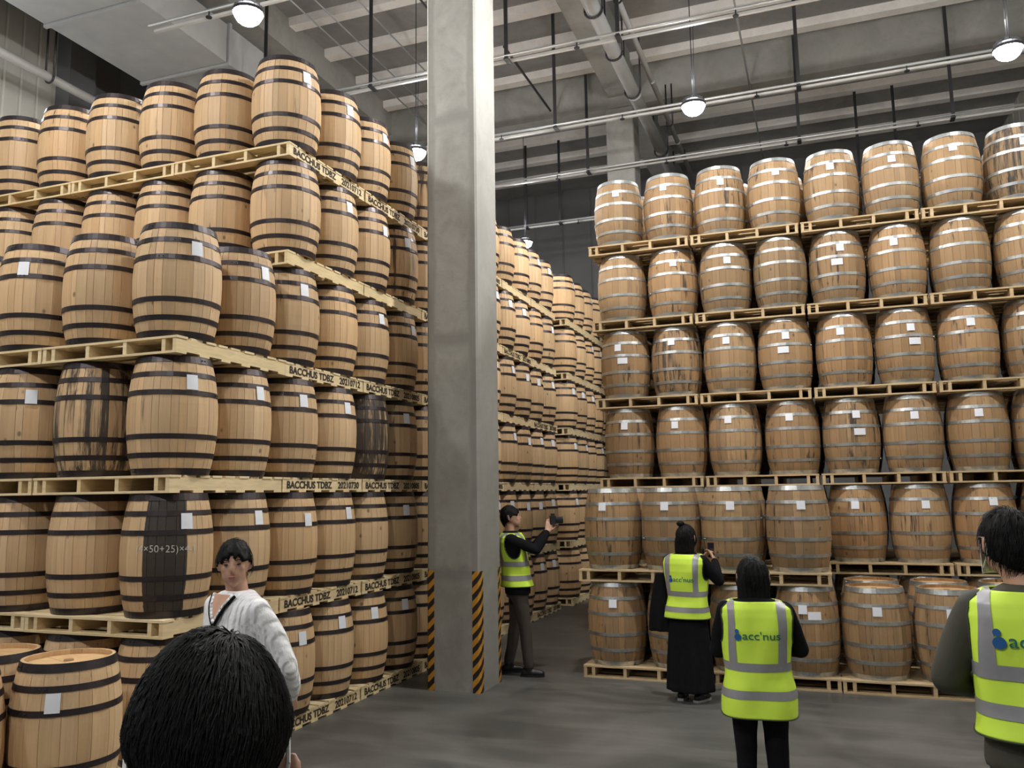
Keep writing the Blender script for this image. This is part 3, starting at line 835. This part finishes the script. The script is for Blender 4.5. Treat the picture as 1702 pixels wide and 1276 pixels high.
def make_vest(root, pose, s, hem, bands, text, tcol):
    off = .022; n = 120; zs = [hem + (1.474-hem)*j/70 for j in range(71)]
    def P(q, z, o):
        rx, ry = tr(z)
        fl = .03*max(0, (1.0-z))/.3
        return Vector((*se(rx+o+.012+fl*.5, ry+o+.012+fl, q), z))
    def hole(x, y, z): return abs(x) > .175 and (y/.082)**2 + ((z-1.345)/.135)**2 < 1
    mb = MB(); vs = [P(2*PI*i/n, z, off) for z in zs for i in range(n)]; fs = []
    for j in range(70):
        for i in range(n):
            q = [j*n+i, j*n+(i+1) % n, (j+1)*n+(i+1) % n, (j+1)*n+i]
            c = sum((vs[a] for a in q), Vector())/4
            if not hole(c.x, c.y, c.z): fs.append(q)
    mb.add(vs, fs); me = mb.mesh('vest', M['hivis'])
    me = evalmesh(me, [('SOLIDIFY', dict(thickness=.006, offset=-1))])
    me.polygons.foreach_set('use_smooth', [True]*len(me.polygons))
    v = ob('hi_vis_vest', warp(me, pose, s, .022), root)
    # dark piping round armholes and hem
    for sx in (-1, 1):
        mb = MB(); pts = []
        for k in range(41):
            a = 2*PI*k/40; y = .082*math.cos(a); z = 1.345+.135*math.sin(a)
            if z > 1.462: continue
            rx, ry = tr(z); rx += off+.014; ry += off+.014
            pts.append((sx*rx*(max(0, 1-abs(y/ry)**EX))**(1/EX), y, z))
        h = [q for q in range(len(pts)-1) if (Vector(pts[q])-Vector(pts[q+1])).length > .03]
        if h: pts = pts[h[0]+1:] + pts[1:h[0]+1]
        mb.path(pts, .0045, 6); ob('armhole_piping', warp(mb.mesh('piping', M['piping']), pose, s, .022), v)
    mb = MB(); pts = [tuple(P(2*PI*k/48, hem, off+.002)) for k in range(49)]; mb.path(pts, .004, 6)
    ob('hem_piping', warp(mb.mesh('piping', M['piping']), pose, s, .022), v)
    # reflective bands
    for z0 in bands:
        mb = MB(); vs = [P(2*PI*i/n, z0+dz, off+.0035) for dz in (0, .017, .034, .052) for i in range(n)]
        fs = [(j*n+i, j*n+(i+1) % n, (j+1)*n+(i+1) % n, (j+1)*n+i) for j in range(3) for i in range(n)]
        mb.add(vs, fs); me = mb.mesh('band', M['silver_tape'], True); ob('reflective_band', warp(me, pose, s, .022), v)
    zb = bands[-1]+.052
    for sx in (-1, 1):
        mb = MB(); cols = 5; rows = 40; vs = []
        for c in range(cols):
            x = .128 + .052*c/(cols-1)
            zt = 1.38
            while zt < 1.474 and tr(zt)[0]+off+.012 > x+.004: zt += .002
            for r_ in range(rows+1):
                f = r_/rows*2
                if f <= 1: z = zb+(zt-zb)*math.sin(f*PI/2); y = vest_y(x, z, off+.004, -1)
                else: z = zb+(zt-zb)*math.sin((2-f)*PI/2); y = vest_y(x, z, off+.004, 1)
                vs.append((sx*x, y, z))
        fs = [(c*(rows+1)+r_, c*(rows+1)+r_+1, (c+1)*(rows+1)+r_+1, (c+1)*(rows+1)+r_) for c in range(cols-1) for r_ in range(rows)]
        mb.add(vs, fs); ob('reflective_brace', warp(mb.mesh('brace', M['silver_tape'], True), pose, s, .022), v)
    if text:
        zc = text
        me = text_mesh("acc'nus", .085, M[tcol], .0006, .0004, 1.0, 'LEFT')
        w = max(q.co.x for q in me.vertices)
        for q in me.vertices:
            x = -.085 + q.co.x*.225/w; z = zc + q.co.y*.8
            q.co = (x, vest_y(x, z, off+.006, -1)-q.co.z, z)
        ob('vest_lettering', warp(me, pose, s, .022), v)
        mb = MB()
        for cx, cz, r_ in ((-.118, zc+.028, .0135), (-.112, zc-.008, .022)):
            ring = [(cx+r_*math.cos(2*PI*k/24), cz+r_*math.sin(2*PI*k/24)) for k in range(24)]
            mb.add([(x, vest_y(x, z, off+.0065, -1), z) for x, z in ring], [tuple(range(24))])
        ring = [(-.130+.012*math.cos(2*PI*k/16), zc+.004+.008*math.sin(2*PI*k/16)) for k in range(16)]
        o_ = ob('vest_emblem', warp(mb.mesh('emblem', M['logo_blue']), pose, s, .022), v)
    return v
def make_hair(root, Hm, s, pose, style, nstr, seed):
    rr = random.Random(seed)
    hx, hy, hz = .084, .104, .124
    def cut(d):
        az = math.atan2(d.x, d.y)          # 0 = face
        a = abs(az)/PI
        if style in ('long', 'bob'): return .50 if a < .25 else (.50-(a-.25)*14 if a < .42 else -2)
        if a < .26: return .43 - .26*(a/.26)**2 + .07*math.sin(az*13+1)
        if a < .42: return .17
        if style == 'crop': return .06 if a < .60 else .06-(a-.60)/.40*.86
        if a < .55: return .17-(a-.42)/.13*.45
        return -.28-(a-.55)/.45*.45
    def tap(d): return 1-.85*max(0, .22-d.z)**1.5 if style == 'crop' else 1
    def surf(d, lift=0.0):
        inside = d.z < cut(d)
        n_ = noise.noise(Vector((d.x*9+seed, d.y*9, d.z*3)))*.006 + noise.noise(Vector((d.x*24, d.y*24+seed, d.z*5)))*.003
        k = .76 if inside else 1.07
        r = Vector((hx*d.x, hy*d.y, hz*d.z))*k
        if not inside: r += d*(n_+lift)
        if style in ('long', 'bob') and not inside and d.z < 0: r = Vector((d.x*hx*1.12, d.y*hy*1.05, d.z*hz*1.0)) + d*n_
        if style == 'crop': r.x *= tap(d); r.z += .018
        return r
    mb = MB(); n = 64; k = 44; vs = []; fs = []
    for j in range(k+1):
        ph = -PI/2 + PI*j/k
        for i in range(n):
            q = 2*PI*i/n; d = Vector((math.cos(ph)*math.cos(q), math.cos(ph)*math.sin(q), math.sin(ph)))
            vs.append(Hm @ surf(d))
    for j in range(k):
        for i in range(n): fs.append((j*n+i, j*n+(i+1) % n, (j+1)*n+(i+1) % n, (j+1)*n+i))
    mb.add(vs, fs)
    if style in ('long', 'bob'):
        m2 = MB(); m2.add(vs, fs); dn = -.225 if style == 'long' else -.165
        loft_se(m2, [(Hm.translation.x, Hm.translation.y-.045, Hm.translation.z+dn, .088, .036), (Hm.translation.x, Hm.translation.y-.05, Hm.translation.z-.13, .100, .058), (Hm.translation.x, Hm.translation.y-.03, Hm.translation.z-.02, .099, .085), (Hm.translation.x, Hm.translation.y-.02, Hm.translation.z+.05, .08, .08)], 24)
        me = remesh(m2, 'hair', M['hair'], .007, 1)
        for v in me.vertices:
            a = math.atan2(v.co.y-Hm.translation.y, v.co.x-Hm.translation.x); q = 1+.035*math.sin(a*27+v.co.z*16)+.02*math.sin(a*47+v.co.z*9)
            v.co.x = Hm.translation.x+(v.co.x-Hm.translation.x)*q; v.co.y = Hm.translation.y+(v.co.y-Hm.translation.y)*q
    else: me = mb.mesh('hair', M['hair'], True)
    hair = ob('hair', warp(me, pose, s), root)
    if style == 'long':
        bn = MB(); bn.ell(Hm @ Vector((-.035, -.03, .135)), (.042, .04, .032), 16, 10); ob('hair_bun', warp(bn.mesh('bun', M['hair'], True), pose, s), hair)
    if nstr:
        mb = MB(); crown = Vector((.25, .05, .97)).normalized()
        for _ in range(nstr):
            d = Vector((rr.gauss(0, 1), rr.gauss(0, 1), rr.gauss(0, 1))).normalized()
            if d.z < cut(d)+.04 or (style in ('long', 'bob') and d.z < -.2): continue
            if d.y > .3 and d.z < .72: continue
            t = (d-crown); t = (t-d*t.dot(d))
            if t.length < .05: continue
            t.normalize(); t = (t + Vector((rr.gauss(0, .22), rr.gauss(0, .22), rr.gauss(0, .1)-.15))); 
            L = rr.uniform(.30, .55); p = []; wd = rr.uniform(.0010, .0022)
            if d.y > .1: L *= .55
            for q in range(5):
                f = q/4; e = (d + t*L*f).normalized(); base = Vector((hx*e.x*tap(e), hy*e.y, hz*e.z + (.018 if style == 'crop' else 0)))
                e = e if e.z > cut(e)-.06 else Vector((e.x, e.y, cut(e)-.06)).normalized(); p.append(Hm @ (base*1.07 + e*(.001+.006*math.sin(f*PI*.8)*rr.uniform(.5, 1.2)+.002*f)))
            sd = (p[1]-p[0]).cross(p[0]-Hm.translation).normalized(); out = (p[0]-Hm.translation).normalized()
            vs = []
            for q, a in enumerate(p):
                w = wd*(1-q/4.3); vs += [a-sd*w, a+sd*w, a+out*w*.8]
            fs = []
            for q in range(4):
                b_ = q*3; fs += [(b_, b_+1, b_+4, b_+3), (b_+1, b_+2, b_+5, b_+4), (b_+2, b_, b_+3, b_+5)]
            mb.add(vs, fs)
        o = ob('hair_strands', warp(mb.mesh('strands', M['hair']), pose, s), hair); o['kind'] = 'stuff'
    return hair

def person(label, loc, rz, s, pose, top, legs, hairstyle='short', nstr=600, vest=None, shoes='leather', mask=False, face=False, vox=.012, skirt=False, hands=True):
    root = thing('person', label, 'person', loc, rz, None)
    hy_, hp_, hr_ = pose.get('head', (0, 0, 0))      # yaw, pitch(+ = down), roll
    hc = Vector((0, .022, 1.632)) + Vector(pose.get('hoff', (0, 0, 0)))
    Hm = Matrix.Translation(hc) @ Matrix.Rotation(hy_, 4, 'Z') @ Matrix.Rotation(-hp_, 4, 'X') @ Matrix.Rotation(hr_, 4, 'Y') @ Matrix.Scale(pose.get('hs', 1.0), 4)
    def H(x, y, z): return Hm @ Vector((x, y, z))
    R3 = Hm.to_3x3()
    b = MB()
    b.ell(H(0, -.004, .012), (.076, .096, .104), 24, 16, rot=R3)
    b.ell(H(0, .040, -.045), (.058, .056, .060), 20, 12, rot=R3)      # jaw
    b.ell(H(0, .070, -.088), (.024, .020, .020), 12, 8, rot=R3)      # chin
    b.ell(H(0, .098, -.012), (.013, .018, .024), 12, 8, rot=R3); b.tube(H(0, .088, .03), H(0, .106, -.016), .008, .010, 8)   # nose
    for sx in (-1, 1):
        b.ell(H(sx*.038, .064, -.014), (.022, .018, .022), 12, 8, rot=R3)     # cheeks
        ez = pose.get('earz', 0); ex = pose.get('earx', 0)
        b.ell(H(sx*(.081+ex), -.012, ez-.004), (.010, .021, .034), 12, 10, rot=R3 @ Matrix.Rotation(sx*.35, 3, 'Z')); b.ell(H(sx*(.089+ex), -.024, ez+.004), (.007, .013, .032), 10, 8, rot=R3)   # ears
    chain(b, [(Vector((0, -.012, 1.44)), .060), (H(0, -.018, -.07), .055)])
    loft_se(b, [(0, 0, z, tr(z)[0]*.86, tr(z)[1]*.86) for z in (.84, .95, 1.05, 1.2, 1.33, 1.42, 1.46)], 24)
    g = MB(); loft_se(g, [(0, 0, z, tr(z)[0]+.006, tr(z)[1]+.006) for z in (.84, .86, .95, 1.05, 1.18, 1.30, 1.38, 1.43, 1.465, 1.495)], 36)
    wide = pose.get('sleeve', 1.0)
    for sx in (-1, 1):
        key = 'R' if sx > 0 else 'L'
        el = Vector(pose.get('el'+key, (sx*.245, -.01, 1.14))); wr = Vector(pose.get('wr'+key, (sx*.255, .06, .90))); sh = Vector((sx*.178, 0, 1.402))
        chain(b, [(sh, .045), (el, .036), (wr, .024)])
        chain(g, [(sh, .068), (sh.lerp(el, .5), .060*wide), (el, .053*wide), (el.lerp(wr, .5), .048*wide), (wr.lerp(el, .10), .034*wide)])
        if hands:
            hd = pose.get('hd'+key, tuple((wr-el).normalized())); hn = pose.get('hn'+key, (-sx, 0, 0))
            hand(b, wr, hd, hn, sx, pose.get('curl', .5))
    lg = MB(); lm = M[legs]
    feet = pose.get('feet', ((-.10, 0, 0), (.10, 0, 0)))
    loft_se(lg, [(0, 0, .80, .165, .118), (0, 0, .90, .178, .124), (0, 0, 1.02, .170, .116)], 28)
    for sx, f in ((-1, feet[0]), (1, feet[1])):
        f = Vector(f); hip = Vector((sx*.092, 0, .88)); an = f + Vector((0, 0, .09)); kn = hip.lerp(an, .5) + Vector((0, pose.get('knee', .02), .02))
        chain(b, [(hip, .075), (kn, .050), (an, .036)])
        if not skirt: chain(lg, [(hip, .093), (hip.lerp(kn, .5), .082), (kn, .066), (kn.lerp(an, .5), .062), (an+Vector((0, 0, .03)), .056)])
        fd = Vector((math.sin(pose.get('toe', .2))*sx, math.cos(pose.get('toe', .2)), 0)) if 'fdir' not in pose else Vector(pose['fdir'])
        sb = MB(); c0 = f + Vector((0, 0, .045))
        sb.ell(c0 - fd*.04, (.042, .048, .045), 14, 10); sb.tube(c0-fd*.04, c0+fd*.12-Vector((0, 0, .008)), .042, .036, 12); sb.ell(c0+fd*.12-Vector((0, 0, .010)), (.040, .050, .032), 14, 10)
        if shoes == 'leather': sb.tube(an+Vector((0, 0, -.03)), an+Vector((0, 0, .07)), .045, .052, 12)
        else: sb.tube(an+Vector((0, 0, -.03)), an, .040, .040, 12)
        shm = remesh(sb, 'shoe', M['leather'], .010, 2)
        for v in shm.vertices: v.co.z = max(v.co.z, .004)
        so = ob('shoe', warp(shm, pose, s), root)
        so2 = MB(); a = [Vector((f.x, f.y, 0)) - fd*.085, Vector((f.x, f.y, 0)) + fd*.165]
        pr = Vector((fd.y, -fd.x, 0))
        ring = [a[0]-pr*.03, a[0]+pr*.03, a[0].lerp(a[1], .3)+pr*.042, a[0].lerp(a[1], .75)+pr*.046, a[1]+pr*.018, a[1]-pr*.018, a[0].lerp(a[1], .75)-pr*.046, a[0].lerp(a[1], .3)-pr*.042]
        so2.add([tuple(p) for p in ring] + [(p.x, p.y, .022) for p in ring], [tuple(range(7, -1, -1)), tuple(range(8, 16))] + [(i, (i+1) % 8, 8+(i+1) % 8, 8+i) for i in range(8)])
        ob('sole', warp(so2.mesh('sole', M['leather' if shoes == 'leather' else 'sole']), pose, s), so)
    body = ob('body', warp(remesh(b, 'body', M['skin'], .0075, 3), pose, s), root)
    ob(pose.get('topname', 'jacket'), warp(remesh(g, 'jacket', M[top], vox, 3), pose, s, .014, 9), root)
    if skirt:
        k = MB(); loft_se(k, [(0, 0, .10, .235, .19), (0, 0, .4, .225, .175), (0, 0, .7, .205, .15), (0, 0, .88, .185, .13), (0, 0, 1.02, .168, .115)], 48)
        me = remesh(k, 'skirt', lm, .014, 2)
        for v in me.vertices:
            a = math.atan2(v.co.y, v.co.x); f = max(0, (.9-v.co.z))/.8; q = 1+.055*f*math.sin(a*11)+.03*f*math.sin(a*5+1); v.co.x *= q; v.co.y *= q
        ob('long_skirt', warp(me, pose, s), root)
    else: ob('trousers', warp(remesh(lg, 'trousers', lm, .013, 3), pose, s, .012, 8), root)
    if vest: make_vest(root, pose, s, *vest)
    make_hair(root, Hm, s, pose, hairstyle, nstr, pose.get('seed', 0)+3)
    if face:
        for sx in (-1, 1):
            e = MB(); e.ell(H(sx*.031, .083, .012), (.0125, .008, .0048), 12, 8, rot=R3)
            ob('eye', warp(e.mesh('eye', M['eye'], True), pose, s), body)
            e = MB(); e.path([H(sx*.015, .0915, .032), H(sx*.030, .0905, .0365), H(sx*.050, .079, .032)], .0027, 6)
            ob('eyebrow', warp(e.mesh('eyebrow', M['eye'], True), pose, s), body)
        e = MB(); e.ell(H(0, .097, -.050), (.022, .008, .0045), 14, 8, rot=R3); e.ell(H(0, .096, -.0575), (.018, .008, .005), 14, 8, rot=R3)
        ob('lips', warp(e.mesh('lips', M['lips'], True), pose, s), body)
    if mask:
        k = MB(); n = 28; vs = []
        for j in range(11):
            for i in range(n+1):
                u = (i/n-.5)*2; z = .012-.115*j/10; y = math.sqrt(max(0, 1-(u*.92)**2))
                vs.append(H(u*.074, .012+y*.105*(1-.16*abs(j/10-.45)), z))
        fs = [(j*(n+1)+i, j*(n+1)+i+1, (j+1)*(n+1)+i+1, (j+1)*(n+1)+i) for j in range(10) for i in range(n)]
        k.add(vs, fs); me = evalmesh(k.mesh('mask', M['mask'], True), [('SOLIDIFY', dict(thickness=.003))])
        mk = ob('face_mask', warp(me, pose, s), root)
        k = MB()
        for sx in (-1, 1):
            pts = [H(sx*.075, .05, .0), H(sx*.088, .015, .030), H(sx*.088, -.022, .026), H(sx*.087, -.036, .0), H(sx*.084, -.030, -.028), H(sx*.078, .0, -.05), H(sx*.068, .05, -.08)]
            k.path(pts, .0028, 6)
        ob('ear_loop', warp(k.mesh('loop', M['mask']), pose, s), mk)
    return root

def facing(x, y): return math.atan2(-x, y)
# 1 man at the bottom, back of the head only
person('man seen from behind at the bottom left, only black hair and ears in frame', (-.684, .831, 0), .70, 1.072, dict(seed=1, hs=.95, earz=-.020, earx=.008, head=(0, .12, 0), feet=((-.1, 0, 0), (.1, 0, 0)), hoff=(0, .01, -.028)), 'black_cloth', 'black_cloth', 'crop', nstr=9000, mask=True)
# 2 young man in the white cable-knit jumper
P2 = dict(seed=2, head=(.85, .10, .03), elL=(-.285, -.10, 1.12), wrL=(-.18, -.22, .93), elR=(.27, -.10, 1.13), wrR=(.15, -.22, .93), topname='jumper', sleeve=1.22)
p2 = person('young man in white cable-knit jumper with dark V-neck trim, looking back by the left stack', (-3.02, 3.853, 0), 2.85, 1.03, P2, 'knit', 'black_cloth', nstr=700, face=True)
def vee(hw, zb, zt, off, n=16):
    return [(hw*abs(f)**.9*math.copysign(1, f), vest_y(hw*abs(f), min(zb+(zt-zb)*abs(f), 1.45), off, 1)-.018*max(0, zb+(zt-zb)*abs(f)-1.45)/.03, zb+(zt-zb)*abs(f)) for f in [q/n*2-1 for q in range(n+1)]]
k = MB(); k.path(vee(.096, 1.325, 1.478, .004), .0078, 8); ob('neck_stripe', warp(k.mesh('stripe', M['black_cloth'], True), P2, 1.03), p2)
k = MB(); k.path(vee(.080, 1.343, 1.482, .003), .0095, 8); ob('neck_rib', warp(k.mesh('rib', M['knit'], True), P2, 1.03), p2)
k = MB(); a_ = vee(.072, 1.352, 1.482, .006, 16); top_ = [(x*1.0, vest_y(abs(x), 1.45, .006, 1)-.02, 1.482) for x, y, z in a_]
k.add(a_ + top_, [(q, q+1, 18+q, 17+q) for q in range(16)]); ob('throat', warp(k.mesh('throat', M['skin'], True), P2, 1.03), p2)
k = MB(); k.ell((-.085, vest_y(.085, 1.29, .010, 1), 1.29), (.011, .003, .005), 8, 6); ob('chest_emblem', warp(k.mesh('emblem', M['logo_teal']), P2, 1.035, .010), p2)
# 3 photographer in the aisle
P3_ = dict(seed=3, head=(0, -.05, 0), lean=(0, -.12), elL=(-.20, .24, 1.30), wrL=(-.05, .42, 1.50), elR=(.20, .24, 1.30), wrR=(.07, .40, 1.49), hdL=(.2, .4, .9), hdR=(-.3, .3, .9), feet=((-.12, -.10, 0), (.10, .10, 0)), curl=.7)
p3 = person('photographer in black top, hi-vis vest and brown trousers behind the pillar, camera raised', (-3.37, 9.28, 0), facing(.93, .36), 1.08, P3_, 'black_cloth', 'brown', vest=(.92, (.985, 1.13), None, 'logo_teal'), nstr=500, mask=False)
# 4 woman with long hair and long skirt
P4 = dict(seed=4, hs=1.14, head=(.12, -.02, 0), elR=(.30, .12, 1.20), wrR=(.17, .34, 1.40), elL=(-.20, .18, 1.18), wrL=(.02, .36, 1.39), hdR=(-.5, .3, .7), hdL=(.6, .3, .7), curl=.6, sleeve=1.1)
RZ4 = .147-.42
p4 = person('woman with tied black hair, hi-vis vest and long black skirt photographing the right stack', (-1.34, 8.65, 0), RZ4, .96, P4, 'black_cloth', 'black_cloth', 'long', 300, (.83, (.895, 1.05), 1.22, 'logo_teal'), 'trainer', skirt=True)
# 5 person with back to us
P5 = dict(seed=5, hs=1.14, hoff=(0,.03,-.03), head=(.05, .16, 0), elL=(-.25, .10, 1.14), wrL=(-.10, .30, 1.10), elR=(.27, .08, 1.16), wrR=(.10, .30, 1.14), curl=.6, sleeve=1.1)
p5 = person('person in wide hi-vis vest and black trousers standing with back to us, head bowed', (-.435, 5.40, 0), .10, .935, P5, 'black_cloth', 'black_cloth', 'bob', 500, (.77, (.885, 1.05), 1.27, 'logo_teal'), mask=True)
# 6 man at the right edge
P6 = dict(seed=6, hs=1.08, head=(.42, .02, 0), elL=(-.30, .02, 1.13), wrL=(-.16, .24, 1.06), elR=(.30, .06, 1.13), wrR=(.12, .28, 1.10), curl=.5, sleeve=1.22, hoff=(-.06, .02, 0))
p6 = person('man in olive jacket and hi-vis vest at the right edge, seen from behind, white mask', (.765, 4.0, 0), -.19, 1.10, P6, 'olive', 'grey_cloth', 'short', 1200, (.96, (1.03, 1.165), 1.305, 'logo_teal'), mask=True)
# things in hands
def local(root, s, P, lean=(0, 0)):
    q = Vector(P); k = max(0, q.z-.9); q = Vector((q.x+lean[0]*k, q.y+lean[1]*k, q.z))*s
    return Matrix.Translation(root.location) @ Matrix.Rotation(root.rotation_euler.z, 4, 'Z') @ q
ph = MB(); ph.box(-.036, .036, -.004, .004, -.075, .075, b=.002)
sc = MB(); sc.box(-.032, .032, -.0052, -.0042, -.069, .069)
o = ob('phone', ph.mesh('phone', M['black']), None, local(p4, .96, (.10, .43, 1.49)), (0, 0, RZ4)); tag(o, 'dark phone held up by the woman in the hi-vis vest', 'phone')
ob('screen', sc.mesh('screen', M['lens']), o)
ph2 = ob('phone', o.data, None, local(p5, .935, (0, .38, 1.17)), (-.6, 0, .1)); tag(ph2, 'phone held low in front of the person seen from behind', 'phone')
cm = thing('camera', 'black camera held up by the photographer in the aisle', 'camera', local(p3, 1.08, (0, .47, 1.60), (0, -.12)), p3.rotation_euler.z)
k = MB(); k.box(-.07, .07, -.035, .035, -.048, .048, b=.012); k.box(-.025, .025, -.02, .025, .048, .075, b=.008); ob('camera_body', k.mesh('camera_body', M['black']), cm)
k = MB(); k.tube((0, .03, 0), (0, .12, 0), .036, .040, 20); k.tube((0, .118, 0), (0, .122, 0), .034, .034, 20); ob('camera_lens', k.mesh('camera_lens', M['lens'], False), cm)
# black coat over the woman's left arm
k = MB(); loft_se(k, [(0, 0, .0, .13, .055), (.0, 0, .2, .11, .055), (.01, 0, .42, .075, .045), (.02, 0, .58, .045, .035)], 28)
me = remesh(k, 'coat', M['black_cloth'], .012, 2)
for v in me.vertices:
    a = math.atan2(v.co.y, v.co.x); f = max(0, .5-v.co.z); v.co.y *= 1+.5*f*math.sin(v.co.x*60); v.co.x *= 1+.1*f*math.sin(a*7)
c_ = ob('draped_coat', me, None, local(p4, .96, (-.335, .02, .66)), (0, 0, RZ4)); tag(c_, 'black coat hanging from the left arm of the woman in the long skirt', 'coat')
